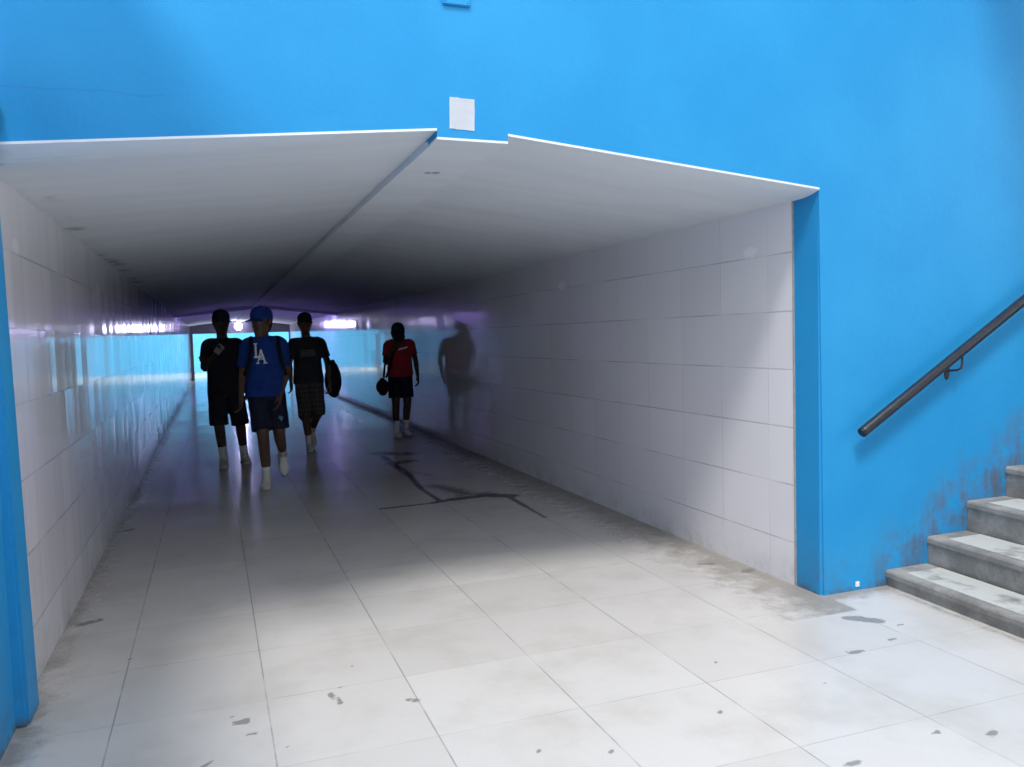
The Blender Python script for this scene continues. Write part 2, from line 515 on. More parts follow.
def slab(name, x0, x1, nx, y0, y1, label, cat):
    """ceiling slab with the profile of ceil_z; thin lip at the mouth, thick behind"""
    bm = bmesh.new()
    xs = [x0 + (x1 - x0) * i / nx for i in range(nx + 1)]
    e = 1e-4
    ys = [y0, 3.48, 3.51, 3.54, 3.58, 3.62, 3.70, 6, 10, 15, 20, 26, y1]
    lo, hi = [], []
    for y in ys:
        lo.append([bm.verts.new((x, y, ceil_z(min(max(x, x0 + e), x1 - e), y))) for x in xs])
        top = 0.010 if y < 3.70 else 0.35
        hi.append([bm.verts.new((x, y, ceil_z(min(max(x, x0 + e), x1 - e), min(y, y)) + top if top < 0.1 else 2.62)) for x in xs])
    for j in range(len(ys) - 1):
        for i in range(nx):
            bm.faces.new((lo[j][i], lo[j + 1][i], lo[j + 1][i + 1], lo[j][i + 1]))
            bm.faces.new((hi[j][i], hi[j][i + 1], hi[j + 1][i + 1], hi[j + 1][i]))
    for j in range(len(ys) - 1):
        bm.faces.new((lo[j][0], hi[j][0], hi[j + 1][0], lo[j + 1][0]))
        bm.faces.new((lo[j][-1], lo[j + 1][-1], hi[j + 1][-1], hi[j][-1]))
    for i in range(nx):
        bm.faces.new((lo[0][i], lo[0][i + 1], hi[0][i + 1], hi[0][i]))
        bm.faces.new((lo[-1][i], hi[-1][i], hi[-1][i + 1], lo[-1][i + 1]))
    o = link(name, bm, M_ceil)
    return struct(o, label, cat)


slab('ceiling', XL, 0.948 - 0.0005, 8, YF - 0.004, YE, 'left white ceiling slab rising to the middle beam', 'ceiling')
slab('ceiling.001', 1.270 + 0.0005, XR, 8, YF - 0.004, YE, 'right white ceiling slab sloping down from the middle beam', 'ceiling')
slab('trim_1', 0.948, 1.270, 2, YF - 0.001, YE, 'shallow white beam running down the middle of the ceiling', 'trim')


def front_wall():
    """blue front wall: header over the passage and all of the wall to the right of it"""
    HT = 4.3
    prof = []
    e = 1e-4
    lip = 0.0105
    xs = [XL + (0.9479 - XL) * i / 5 for i in range(6)] + [0.9481, 1.2699] + [1.2701 + (XR - 1.2701) * i / 5 for i in range(6)]
    for x in xs:
        prof.append((x, ceil_z(x, YF) + lip))
    poly = prof + [(XR, 0.0), (7.6, 0.0), (7.6, HT), (XL, HT)]
    bm = bmesh.new()
    f = [bm.verts.new((x, YF, z)) for x, z in poly]
    b = [bm.verts.new((x, YT - 0.014, z)) for x, z in poly]
    bm.faces.new(f); bm.faces.new(list(reversed(b)))
    n = len(poly)
    for i in range(n):
        bm.faces.new((f[i], b[i], b[(i + 1) % n], f[(i + 1) % n]))
    bmesh.ops.recalc_face_normals(bm, faces=bm.faces)
    ed = [e2 for e2 in bm.edges if all(abs(v.co.x - XR) < 1e-5 and abs(v.co.y - YF) < 1e-5 for v in e2.verts) and abs(e2.verts[0].co.z - e2.verts[1].co.z) > 1]
    bmesh.ops.bevel(bm, geom=ed, offset=0.016, segments=3, affect='EDGES')
    return struct(link('wall_front', bm, M_blue), 'bright blue wall over and to the right of the passage mouth', 'wall')


front_wall()

bm = bmesh.new(); box(bm, XR, XR + 0.25, YT, YE, -0.1, 2.62)
struct(link('wall_right', bm, M_tileR), 'white tiled right wall of the passage', 'wall')
bm = bmesh.new(); box(bm, XL - 0.25, XL, YF + 0.20, YE, -0.1, 2.62)
struct(link('wall_left', bm, M_tileL), 'white tiled left wall of the passage', 'wall')
bm = bmesh.new(); box(bm, XR - 0.003, XR + 0.1, YT - 0.0135, YT - 0.0005, 0.0, 2.10)
struct(link('trim_2', bm, M_strip), 'narrow beige strip closing the right tile edge', 'trim')
# blue pier at the left of the mouth and blue side wall coming towards the viewer
bm = bmesh.new(); box(bm, XL - 0.24, -0.708, YF, YF + 0.199, 0.0, 2.14, 0.012)
for v in bm.verts:
    if v.co.x > XL:
        v.co.x -= 0.014 * v.co.z
struct(link('trim_3', bm, M_blue), 'blue pier at the left of the passage mouth', 'trim')
bm = bmesh.new(); box(bm, XL - 0.25, XL + 0.012, -2.6, YF - 0.001, 0.0, 2.45)
struct(link('wall_side', bm, M_blue), 'blue side wall left of the viewer, foot seen at lower left', 'wall')
bm = bmesh.new(); box(bm, XL - 0.25, 7.6, -2.85, -2.6, -0.1, 4.3)
struct(link('wall_back', bm, M_pale), 'pale wall behind the viewer', 'wall')
# flat slab added out of view; its shadow dims the wall's upper left
bm = bmesh.new()
pl = [(XL - 0.2, 3.463, 3.30), (-0.66, 3.463, 3.30), (-0.03, 2.45, 3.30), (XL - 0.2, 2.45, 3.30)]
lo = [bm.verts.new(p) for p in pl]; hi = [bm.verts.new((x, y, z + 0.15)) for x, y, z in pl]
bm.faces.new(lo); bm.faces.new(hi)
for i in range(4):
    bm.faces.new((lo[i], lo[(i + 1) % 4], hi[(i + 1) % 4], hi[i]))
bmesh.ops.recalc_face_normals(bm, faces=bm.faces)
struct(link('ceiling', bm, M_ceil), 'unseen slab added above the left corner to shade the blue wall', 'ceiling')
bm = bmesh.new(); box(bm, 3.75, 7.6, -2.6, YT - 0.02, 4.31, 4.5)  # roof slab added out of view to darken the wall beside the stairs
struct(link('ceiling', bm, M_ceil), 'unseen roof slab added over the staircase to dim the blue wall', 'ceiling')
# downstand, far lintel, jambs, far stairwell
bm = bmesh.new()
zs = [(XL, 2.105), (BX0, 2.30), (BX1, 2.292), (XR, 2.095)]
dn = 0.066
lo = [[bm.verts.new((x, y, min(z, 2.268) - dn if BX0 <= x <= BX1 else z - dn)) for x, z in zs] for y in (YC, YC + 0.10)]
hi = [[bm.verts.new((x, y, z + 0.02)) for x, z in zs] for y in (YC, YC + 0.10)]
for i in range(3):
    bm.faces.new((lo[0][i], lo[0][i + 1], hi[0][i + 1], hi[0][i])); bm.faces.new((lo[1][i], hi[1][i], hi[1][i + 1], lo[1][i + 1]))
    bm.faces.new((lo[0][i], lo[1][i], lo[1][i + 1], lo[0][i + 1]))
struct(link('trim_4', bm, M_ceil), 'shallow downstand across the ceiling halfway in', 'trim')
bm = bmesh.new(); box(bm, -5.0, 9.0, YE, YE + 0.25, 1.80, 4.0)
struct(link('wall_lintel', bm, M_beamdk), 'dark lintel across the far end of the passage', 'wall')
bm = bmesh.new(); box(bm, -5.0, XL + 0.10, YE + 0.01, YE + 0.24, 0.0, 1.80)
struct(link('trim_5', bm, M_beamdk), 'dark jamb at the left of the far opening', 'trim')
bm = bmesh.new(); box(bm, XR - 0.03, 9.0, YE + 0.01, YE + 0.24, 0.0, 1.80)
struct(link('trim_6', bm, M_beamdk), 'dark jamb at the right of the far opening', 'trim')
bm = bmesh.new(); box(bm, -5.0, 9.0, 43.6, 43.9, -0.1, 4.5)
struct(link('wall_far', bm, M_cyan), 'sunlit blue wall beyond the far opening', 'wall')

# ------------------------------------------------------------------ staircase
st = thing('staircase', 'grey concrete staircase with pale treads climbing to the right along the blue wall', 'stairs', (3.384, YF, 0))
tops = [0.088, 0.240] + [0.240 + 0.171 * i for i in range(1, 11)]
for i, zt in enumerate(tops):
    x0 = 0.294 * i
    x1 = x0 + 0.294 + (0.0 if i < len(tops) - 1 else 0.8)
    SK = 0.060
    W = 1.95
    bm = bmesh.new()
    ny = 14
    # riser face slightly worn: nosing rounded, edge chipped
    prof = [(0.014, 0.0), (0.008, zt - 0.05), (0.0, zt - 0.035), (0.0, zt - 0.012), (0.006, zt - 0.003), (0.016, zt), (x1 - x0, zt), (x1 - x0, 0.0)]
    rows = []
    for j in range(ny + 1):
        y = -0.002 - (W - 0.002) * j / ny
        w = 0.004 * noise.noise(Vector((i * 3.1, j * 0.9, 0)))
        rows.append([bm.verts.new((x0 + px + SK * y + (w if px < 0.01 else 0), y, pz + (w * 0.6 if 2 <= k <= 4 else 0))) for k, (px, pz) in enumerate(prof)])
    for a, b in zip(rows, rows[1:]):
        for k in range(len(prof)):
            k2 = (k + 1) % len(prof)
            bm.faces.new((a[k], a[k2], b[k2], b[k]))
    bm.faces.new(rows[0]); bm.faces.new(list(reversed(rows[-1])))
    bmesh.ops.recalc_face_normals(bm, faces=bm.faces)
    s = link('step', bm, M_conc, st)
    bm = bmesh.new()
    box(bm, x0 + 0.055, x1 - 0.004 if i == len(tops) - 1 else x0 + 0.29, -W + 0.02, -0.10, zt - 0.004, zt + 0.003)
    for v in bm.verts:
        v.co.x += SK * v.co.y
    tr = link('tread', bm, M_tread, s)
    tr['label'] = 'pale worn tread inlay'

# ------------------------------------------------------------------ handrail
hr = thing('handrail', 'dark grey tubular handrail sloping up the blue wall beside the stairs', 'handrail', (3.156, YF, 0.862))
RY = -0.080
sl = (1.534 - 0.862) / (4.305 - 3.156)
bm = bmesh.new()
p0 = Vector((0, RY, 0)); p1 = Vector((3.6, RY, 3.6 * sl))
tube(bm, [p0 + (p1 - p0) * k for k in (0, 0.004, 0.1, 0.3, 0.6, 1)], [0.0255, 0.0268, 0.0268, 0.0268, 0.0268, 0.0268], Vector((0, 1, 0)), 20, dome=False)
link('rail', bm, M_rail, hr, True)
bm = bmesh.new()
d = (p1 - p0).normalized()
tube(bm, [p0 - d * 0.006, p0 + d * 0.002], [0.024, 0.0275], Vector((0, 1, 0)), 20, dome=False)
link('end_cap', bm, M_black, hr)
for bx in (0.690, 2.3):
    top = Vector((bx, RY, bx * sl - 0.022))
    bm = bmesh.new()
    tube(bm, [top, top + Vector((0, 0, -0.045)), top + Vector((-0.006, 0.003, -0.075)), top + Vector((-0.014, 0.02, -0.086)), top + Vector((-0.022, 0.05, -0.088)), top + Vector((-0.028, 0.079, -0.088))],
         [0.0065] * 6, Vector((0, 1, 0.2)), 10, dome=False)
    br = link('bracket', bm, M_rust, hr, True)
    bm = bmesh.new()
    c = top + Vector((-0.028, 0.0785, -0.094))
    tube(bm, [c + Vector((0, -0.006, 0)), c + Vector((0, 0.0005, 0))], [(0.017, 0.045), (0.018, 0.047)], Vector((1, 0, 0)), 18, dome=False)
    link('mounting_plate', bm, M_rust, br)
    for dz in (-0.028, 0.028):
        bm = bmesh.new(); ball(bm, c + Vector((0, -0.007, dz)), (0.006, 0.004, 0.006), 8)
        link('screw', bm, M_dark, br)

# ------------------------------------------------------------------ small things on the front wall
bm = bmesh.new()
g = []
W0, H0 = 0.112, 0.134
for j in range(9):
    row = []
    for i in range(8):
        u = i / 7 - 0.5; v = j / 8 - 0.5
        x = u * W0 + 0.004 * v; z = v * H0 - u * 0.004
        ed = 0.0025 * noise.noise(Vector((i * 1.7, j * 1.3, 4)))
        row.append(bm.verts.new((x + ed, -0.0022 - 0.002 * abs(noise.noise(Vector((u * 5, v * 5, 2)))), z + ed)))
    g.append(row)
for a, b in zip(g, g[1:]):
    for i in range(7):
        bm.faces.new((a[i], a[i + 1], b[i + 1], b[i]))
r = bmesh.ops.solidify(bm, geom=bm.faces[:], thickness=-0.0012)
o = link('paper_notice', bm, M_paper); o.location = (1.062, YF, 2.377)
tag(o, 'blank white paper square stuck on the blue wall above the passage beam', 'paper')

t = thing('wall_switch', 'small white square plate low on the blue wall by the first step', 'switch plate', (3.192, YF, 0.034))
bm = bmesh.new(); box(bm, -0.013, 0.013, -0.006, -0.0003, -0.015, 0.015, 0.002); link('plate', bm, M_white, t)
bm = bmesh.new(); box(bm, -0.006, 0.006, -0.009, -0.0062, -0.008, 0.008, 0.001); link('button', bm, M_white, t)

t = thing('junction_box', 'white and dark wall box cut off by the left picture edge above the passage', 'wall box', (-0.712, YF, 2.254))
bm = bmesh.new(); box(bm, -0.04, 0.034, -0.035, -0.0005, -0.05, 0.05, 0.006); link('box', bm, M_black, t)
for dz in (-0.022, 0.022):
    bm = bmesh.new(); box(bm, -0.03, 0.029, -0.042, -0.0352, dz - 0.014, dz + 0.014, 0.003)
    link('socket_cover', bm, M_white, t)

t = thing('cover_plate', 'painted over blue cover plate at the top edge above the paper notice', 'cover plate', (1.050, YF, 2.905))
bm = bmesh.new(); box(bm, -0.062, 0.062, -0.014, -0.0005, -0.075, 0.075, 0.004); link('plate', bm, M_blue, t)
for sx in (-0.05, 0.05):
    bm = bmesh.new(); ball(bm, (sx, -0.014, -0.06), (0.005, 0.003, 0.005), 8); link('screw', bm, M_blue, t)

# ------------------------------------------------------------------ lamps in the passage
M_glow = emissive('cold_lamp_glow', (0.64, 0.58, 1.0), 110.0)
M_tube = emissive('violet_tube_glow', (0.40, 0.26, 1.0), 420.0)
lz = 2.06
t = thing('bulkhead_light', 'round white glowing bulkhead lamp at the far lintel', 'lamp', (1.02, YE - 0.001, lz))
bm = bmesh.new(); tube(bm, [(0, 0, 0), (0, -0.05, 0)], [0.16, 0.15], Vector((1, 0, 0)), 24, dome=False); link('lamp_base', bm, M_white, t)
bm = bmesh.new(); ball(bm, (0, -0.07, 0), (0.135, 0.08, 0.135), 20); link('globe', bm, M_glow, t, True)
bm = bmesh.new()
for k in range(2):
    a = PI * k / 2
    pts = [Vector((math.cos(a) * 0.142 * math.sin(q), -0.075 - 0.085 * math.cos(q), math.sin(a) * 0.142 * math.sin(q))) for q in [-1.5 + 3.0 * i / 10 for i in range(11)]]
    tube(bm, pts, [0.004] * 11, Vector((0.3, 0.2, 0.9)), 6, dome=False)
link('wire_guard', bm, M_dark, t)

def violet_tube(label, x0, x1):
    y = YC + 0.150
    za, zb = ceil_z(x0, YC), ceil_z(x1, YC)
    t = thing('fluorescent_light', label, 'lamp', ((x0 + x1) / 2, y, (za + zb) / 2), group='violet tubes behind the ceiling downstand')
    L = (x1 - x0) / 2; k = (zb - za) / (x1 - x0)
    bm = bmesh.new(); box(bm, -L, L, -0.048, -0.030, -0.050, -0.004, 0.002); box(bm, -L, L, -0.048, 0.030, -0.056, -0.050)  # lower tray added to keep the tube's light off the floor
    for v in bm.verts:
        v.co.z += k * v.co.x
    link('housing', bm, M_white, t)
    for sx in (-1, 1):
        bm = bmesh.new(); box(bm, sx * (L - 0.008) - 0.006, sx * (L - 0.008) + 0.006, -0.028, 0.012, -0.040, -0.016, 0.002)
        for v in bm.verts:
            v.co.z += k * v.co.x
        link('lamp_holder', bm, M_white, t)
    bm = bmesh.new(); q = L - 0.015
    tube(bm, [(-q, 0, -0.028 - k * q), (q, 0, -0.028 + k * q)], [0.010, 0.010], Vector((0, 1, 0)), 12, dome=False); link('tube', bm, M_tube, t, True)


violet_tube('violet tube light under the left ceiling slab, halfway in', -0.55, 0.90)
violet_tube('violet tube light under the right ceiling slab, halfway in', 1.32, 2.75)

# ------------------------------------------------------------------ people
def V(*a):
    return Vector(a)


M_skin = [simple('brown_skin', (0.130, 0.068, 0.042), 0.5, 0.08, 12), simple('deep_brown_skin', (0.085, 0.045, 0.030), 0.5, 0.08, 12)]
M_hair = simple('black_hair', (0.010, 0.009, 0.009), 0.7, 0.3, 120, bump=0.4)
M_eye = simple('eye_white', (0.33, 0.30, 0.28), 0.4, 0.02)
M_iris = simple('dark_iris', (0.012, 0.008, 0.006), 0.15)


def cloth(name, col, scale=55):
    t = NT(name)
    n = t.noise(scale, 3); f = t.noise(9, 4)
    c = t.mix(t.remap(f, 0.3, 0.7), tuple(k * 0.85 for k in col), tuple(min(1, k * 1.12) for k in col))
    return t.done(c, 0.88, t.bump(n, 0.15, 0.004), 0.2)


def plaid(name, a, b):
    t = NT(name)
    g, x, y, z = t.pos()
    jx, _ = joint_mask(t, t.math('ADD', x, t.math('MULTIPLY', y, 0.6)), 0.055, 0.0, 0.012)
    jz, _ = joint_mask(t, z, 0.06, 0.0, 0.012)
    c = t.mix(t.math('MULTIPLY', t.math('ADD', jx, jz), 0.5), a, b)
    return t.done(c, 0.9, None, 0.2)


M_royal = cloth('royal_blue_cotton', (0.014, 0.052, 0.25))
M_navy = cloth('dark_navy_cotton', (0.018, 0.022, 0.046))
M_blackc = cloth('black_cotton', (0.024, 0.025, 0.036))
M_charc = cloth('charcoal_cotton', (0.032, 0.038, 0.048))
M_redc = cloth('red_cotton', (0.42, 0.028, 0.045))
M_plaid = plaid('grey_plaid_cotton', (0.075, 0.070, 0.070), (0.13, 0.118, 0.112))
M_band = cloth('dark_red_band', (0.16, 0.012, 0.02))
M_print_w = simple('white_print', (0.85, 0.88, 0.92), 0.7, 0.05)
M_print_g = simple('grey_print', (0.14, 0.155, 0.165), 0.8, 0.1)
M_print_t = simple('pale_teal_print', (0.16, 0.30, 0.36), 0.7, 0.1)
M_shoe = simple('white_shoe_leather', (0.82, 0.80, 0.76), 0.55, 0.06, 30)
M_shoeg = simple('grey_white_shoe', (0.66, 0.66, 0.63), 0.6, 0.08, 30)
M_sole = simple('pale_rubber_sole', (0.80, 0.77, 0.71), 0.7, 0.05)
M_sock = simple('white_sock_knit', (0.78, 0.77, 0.76), 0.95, 0.05, 90)
M_sockd = simple('dark_sock_knit', (0.02, 0.02, 0.022), 0.95)
M_bagc = cloth('black_bag_nylon', (0.014, 0.014, 0.019), 90)
M_bagz = simple('dark_zip_metal', (0.05, 0.05, 0.055), 0.4, 0.1, 40, metal=0.8)
M_phone = simple('pale_phone_back', (0.50, 0.48, 0.47), 0.3, 0.03)


def lerp(a, b, t):
    return a + (b - a) * t


def limb(bm, pts, radii, side=Vector((1, 0, 0)), sub=5, dome=True):
    """smooth tapering limb through the joints"""
    P, Rr = [], []
    n = len(pts)
    for i in range(n - 1):
        p0 = pts[max(i - 1, 0)]; p1 = pts[i]; p2 = pts[i + 1]; p3 = pts[min(i + 2, n - 1)]
        for k in range(sub):
            t = k / sub
            q = 0.5 * ((2 * p1) + (p2 - p0) * t + (2 * p0 - 5 * p1 + 4 * p2 - p3) * t * t + (3 * p1 - p0 - 3 * p2 + p3) * t ** 3)
            P.append(q); Rr.append(tuple(lerp(radii[i][j], radii[i + 1][j], t) for j in (0, 1)))
    P.append(pts[-1]); Rr.append(radii[-1])
    return tube(bm, P, Rr, side, 14, dome=dome)


def hand(bm, wrist, d, thumb, curl, tcurl=0.5):
    """palm, four unequal fingers and a thumb off the side of the palm"""
    d = d.normalized(); s = (thumb - d * thumb.dot(d)).normalized(); nrm = d.cross(s)
    if nrm.length < 1e-3:
        nrm = V(0, -1, 0)
    nrm.normalize()
    tube(bm, [wrist - d * 0.02, wrist + d * 0.01, wrist + d * 0.05, wrist + d * 0.088], [(0.027, 0.021), (0.031, 0.020), (0.041, 0.017), (0.040, 0.013)], s, 12)
    ball(bm, wrist + d * 0.035 + s * 0.024 + nrm * 0.008, (0.018, 0.018, 0.018), 10)
    for off, ln, r in ((0.031, 0.070, 0.0088), (0.0105, 0.079, 0.0092), (-0.0105, 0.073, 0.0088), (-0.031, 0.056, 0.0078)):
        p = wrist + d * 0.078 + s * off
        pts = [p, wrist + d * 0.094 + s * off * 1.08]
        dirv = d + s * (off * 1.5)
        ang = curl * (0.9 if off > 0.02 else 1.1 if off < -0.02 else 1.0)
        for k, f in enumerate((0.44, 0.31, 0.25)):
            a = ang * (0.45 + 0.55 * (k + 1))
            dd = (dirv * math.cos(a) + nrm * math.sin(a)).normalized()
            pts.append(pts[-1] + dd * ln * f)
        tube(bm, pts, [r * 1.05, r * 1.05, r, r * 0.94, r * 0.82], s, 8)
    b = wrist + d * 0.022 + s * 0.030 + nrm * 0.006
    t1 = (d * 0.62 + s * 0.72 + nrm * 0.25 * tcurl).normalized(); t2 = (d * 0.85 + s * 0.32 + nrm * 0.55 * tcurl).normalized()
    tube(bm, [b, b + t1 * 0.036, b + t1 * 0.036 + t2 * 0.026, b + t1 * 0.036 + t2 * 0.045], [0.0125, 0.0110, 0.0100, 0.0080], s, 8)
    return s, nrm


HEADR = [(-0.116, 0.024, 0.022, -0.062), (-0.106, 0.036, 0.036, -0.052), (-0.088, 0.048, 0.054, -0.035), (-0.058, 0.059, 0.074, -0.016), (-0.025, 0.067, 0.088, -0.004),
         (0.010, 0.0715, 0.096, 0.002), (0.045, 0.074, 0.099, 0.006), (0.075, 0.069, 0.092, 0.008), (0.098, 0.053, 0.070, 0.008), (0.112, 0.030, 0.040, 0.006)]


def head_mat(c, yaw, pitch, roll=0.0, scale=1.07):
    return Matrix.Translation(c) @ Matrix.Rotation(yaw, 4, 'Z') @ Matrix.Rotation(pitch, 4, 'X') @ Matrix.Rotation(roll, 4, 'Y') @ Matrix.Scale(scale, 4)


def head_shape(bm, Mh):
    start = set(bm.verts)
    tube(bm, [V(0, y, z) for z, rx, ry, y in HEADR], [(rx, ry) for z, rx, ry, y in HEADR], V(1, 0, 0), 20, dome=False)
    # nose, brow, cheekbones, lips, jaw, ears
    tube(bm, [V(0, -0.088, 0.012), V(0, -0.102, -0.012), V(0, -0.111, -0.034), V(0, -0.098, -0.042)], [(0.008, 0.010), (0.010, 0.012), (0.015, 0.011), (0.014, 0.008)], V(1, 0, 0), 10)
    ball(bm, (0, -0.086, 0.022), (0.050, 0.014, 0.009), 12)
    for sx in (-1, 1):
        ball(bm, (sx * 0.014, -0.101, -0.038), (0.008, 0.008, 0.007), 8)
        tube(bm, [V(sx * 0.068, 0.000, -0.030), V(sx * 0.077, 0.008, -0.008), V(sx * 0.082, 0.016, 0.016), V(sx * 0.078, 0.018, 0.028)], [(0.006, 0.009), (0.007, 0.014), (0.007, 0.017), (0.006, 0.010)], V(1, 0, 0), 8)
    ball(bm, (0, -0.083, -0.064), (0.023, 0.011, 0.0060), 10)
    ball(bm, (0, -0.081, -0.076), (0.020, 0.011, 0.0064), 10)
    ball(bm, (0, -0.070, -0.102), (0.024, 0.018, 0.016), 10)
    bmesh.ops.transform(bm, matrix=Mh, verts=[v for v in bm.verts if v not in start])


def make_cap(parent, Mh, mat, back=False):
    bm = bmesh.new()
    zs = [(0.030, 1.0), (0.050, 1.01), (0.075, 0.985), (0.098, 0.90), (0.116, 0.74), (0.128, 0.52), (0.135, 0.26)]
    tube(bm, [V(0, 0.004, z) for z, k in zs], [(0.083 * k, 0.108 * k) for z, k in zs], V(1, 0, 0), 24, dome=False)
    ball(bm, (0, 0.004, 0.137), (0.009, 0.009, 0.005), 8)
    bmesh.ops.transform(bm, matrix=Mh, verts=bm.verts)
    o = link('cap', bm, mat, parent, True)
    bm = bmesh.new()
    rows = []
    for side in (1, 0):
        for j in range(7):
            t = j / 6
            row = []
            for i in range(13):
                a = -1.15 + 2.3 * i / 12
                r0y, r0x = 0.104, 0.081
                out = 0.078 * (math.cos(a * 1.05) ** 0.6) * t
                x = math.sin(a) * (r0x - 0.004 + out * 0.25); y = -math.cos(a) * (r0y - 0.006) - out
                z = 0.036 - 0.10 * (abs(x) ** 1.6) * 4 * t - 0.018 * t + (0.0035 if side else 0)
                row.append(bm.verts.new((x, (-y if back else y) + 0.004, z)))
            rows.append(row)
    for base in (0, 7):
        for j in range(6):
            for i in range(12):
                f = (rows[base + j][i], rows[base + j][i + 1], rows[base + j + 1][i + 1], rows[base + j + 1][i])
                bm.faces.new(f if base == 0 else tuple(reversed(f)))
    rim_a = [rows[j][0] for j in range(7)] + rows[6][1:12] + [rows[j][12] for j in range(6, -1, -1)]
    rim_b = [rows[7 + j][0] for j in range(7)] + rows[13][1:12] + [rows[7 + j][12] for j in range(6, -1, -1)]
    for i in range(len(rim_a) - 1):
        bm.faces.new((rim_a[i], rim_a[i + 1], rim_b[i + 1], rim_b[i]))
    bmesh.ops.recalc_face_normals(bm, faces=bm.faces)
    bmesh.ops.transform(bm, matrix=Mh, verts=bm.verts)
    link('brim', bm, mat, o, True)
    return o


def make_hair(parent, Mh, full=False):
    bm = bmesh.new()
    zs = [h for h in HEADR if h[0] > -0.07]
    pts, rad = [], []
    for i in range(len(zs) - 1):
        for k in range(3):
            t = k / 3
            z, rx, ry, y = (lerp(zs[i][q], zs[i + 1][q], t) for q in range(4))
            pts.append(V(0, y, z)); rad.append((rx + 0.007, ry + 0.008))
    z, rx, ry, y = zs[-1]
    pts.append(V(0, y, z + 0.008)); rad.append((rx, ry))
    tube(bm, pts, rad, V(1, 0, 0), 30, dome=False)
    kill = []
    for f in bm.faces:
        c = f.calc_center_median()
        if c.y < -0.015 and c.z < 0.055 - 0.25 * min(0, c.y + 0.05) * 0 or (c.z < -0.035 and c.y < 0.045):
            kill.append(f)
        elif len(f.verts) > 6 and c.z < 0:
            kill.append(f)
    bmesh.ops.delete(bm, geom=kill, context='FACES')
    for v in bm.verts:
        v.co += v.co.normalized() * 0.003 * noise.noise(v.co * 60)
    bmesh.ops.transform(bm, matrix=Mh, verts=bm.verts)
    return link('hair', bm, M_hair, parent, True)


def make_eyes(parent, Mh):
    for sx in (-1, 1):
        bm = bmesh.new()
        ball(bm, (sx * 0.031, -0.0805, 0.001), (0.0120, 0.0118, 0.0066), 18)
        bmesh.ops.transform(bm, matrix=Mh, verts=bm.verts)
        e = link('eye', bm, M_eye, parent, True)
        bm = bmesh.new(); ball(bm, (sx * 0.031, -0.0888, 0.001), (0.0058, 0.0046, 0.0056), 12)
        bmesh.ops.transform(bm, matrix=Mh, verts=bm.verts)
        link('iris', bm, M_iris, e, True)


def make_shoe(parent, ankle, fdir, mat, tip=0.0):
    """ankle: joint point; fdir: horizontal direction of the toes; tip: heel-up pitch"""
    f = V(fdir[0], fdir[1], 0).normalized(); s = V(f.y, -f.x, 0)
    F = Matrix((s, f, V(0, 0, 1))).transposed().to_4x4()
    Mf = Matrix.Translation(ankle) @ F @ Matrix.Rotation(-tip, 4, 'X') @ Matrix.Translation(V(0, 0, -0.095))
    sec = [(-0.080, 0.020, 0.050), (-0.070, 0.031, 0.078), (-0.040, 0.038, 0.098), (0.000, 0.040, 0.104), (0.035, 0.042, 0.094), (0.070, 0.045, 0.076), (0.110, 0.048, 0.062), (0.150, 0.046, 0.054), (0.180, 0.038, 0.046), (0.198, 0.022, 0.036)]
    bm = bmesh.new()
    pts = [V(0, y, (h + 0.016) / 2) for y, w, h in sec]
    rad = [(w, (h - 0.016) / 2) for y, w, h in sec]
    tube(bm, pts, rad, V(1, 0, 0), 16, dome=True, power=0.75)
    bmesh.ops.transform(bm, matrix=Mf, verts=bm.verts)
    o = link('shoe', bm, mat, parent, True)
    bm = bmesh.new()
    lo, hi = [], []
    out = [(-0.092, 0.010)] + [(y, w + 0.004) for y, w, h in sec] + [(0.214, 0.010)]
    ring = [(-w, y) for y, w in out] + [(w, y) for y, w in reversed(out)]
    lift = lambda y: 0.008 * max(0, (y - 0.10) / 0.1) ** 2
    lo = [bm.verts.new((x, y, lift(y))) for x, y in ring]; hi = [bm.verts.new((x * 0.985, y, 0.025 + lift(y))) for x, y in ring]
    bm.faces.new(list(reversed(lo))); bm.faces.new(hi)
    for i in range(len(ring)):
        j = (i + 1) % len(ring)
        bm.faces.new((lo[i], lo[j], hi[j], hi[i]))
    bmesh.ops.recalc_face_normals(bm, faces=bm.faces)
    bmesh.ops.transform(bm, matrix=Mf, verts=bm.verts)
    link('sole', bm, M_sole, o)
    bm = bmesh.new()
    for k in range(4):
        y = 0.040 + 0.018 * k; h = 0.097 - 0.0125 * k * 0.9
        tube(bm, [V(-0.024, y, h - 0.010), V(0, y + 0.003, h + 0.001), V(0.024, y, h - 0.010)], [0.003] * 3, V(0, 1, 0), 6)
    bmesh.ops.transform(bm, matrix=Mf, verts=bm.verts)
    link('laces', bm, M_sock, o)
    return o


def wrinkle(me, amp, fx, fz, seed):
    for v in me.vertices:
        c = v.co
        n = noise.noise(V(c.x * fx + seed, c.y * fx, c.z * fz + c.x * fx * 0.4)) + 0.5 * noise.noise(V(c.x * fx * 2.3, c.y * fx * 2.3 + seed, c.z * fz * 2.1))
        v.co = c + v.normal * (amp * n)
    me.update()


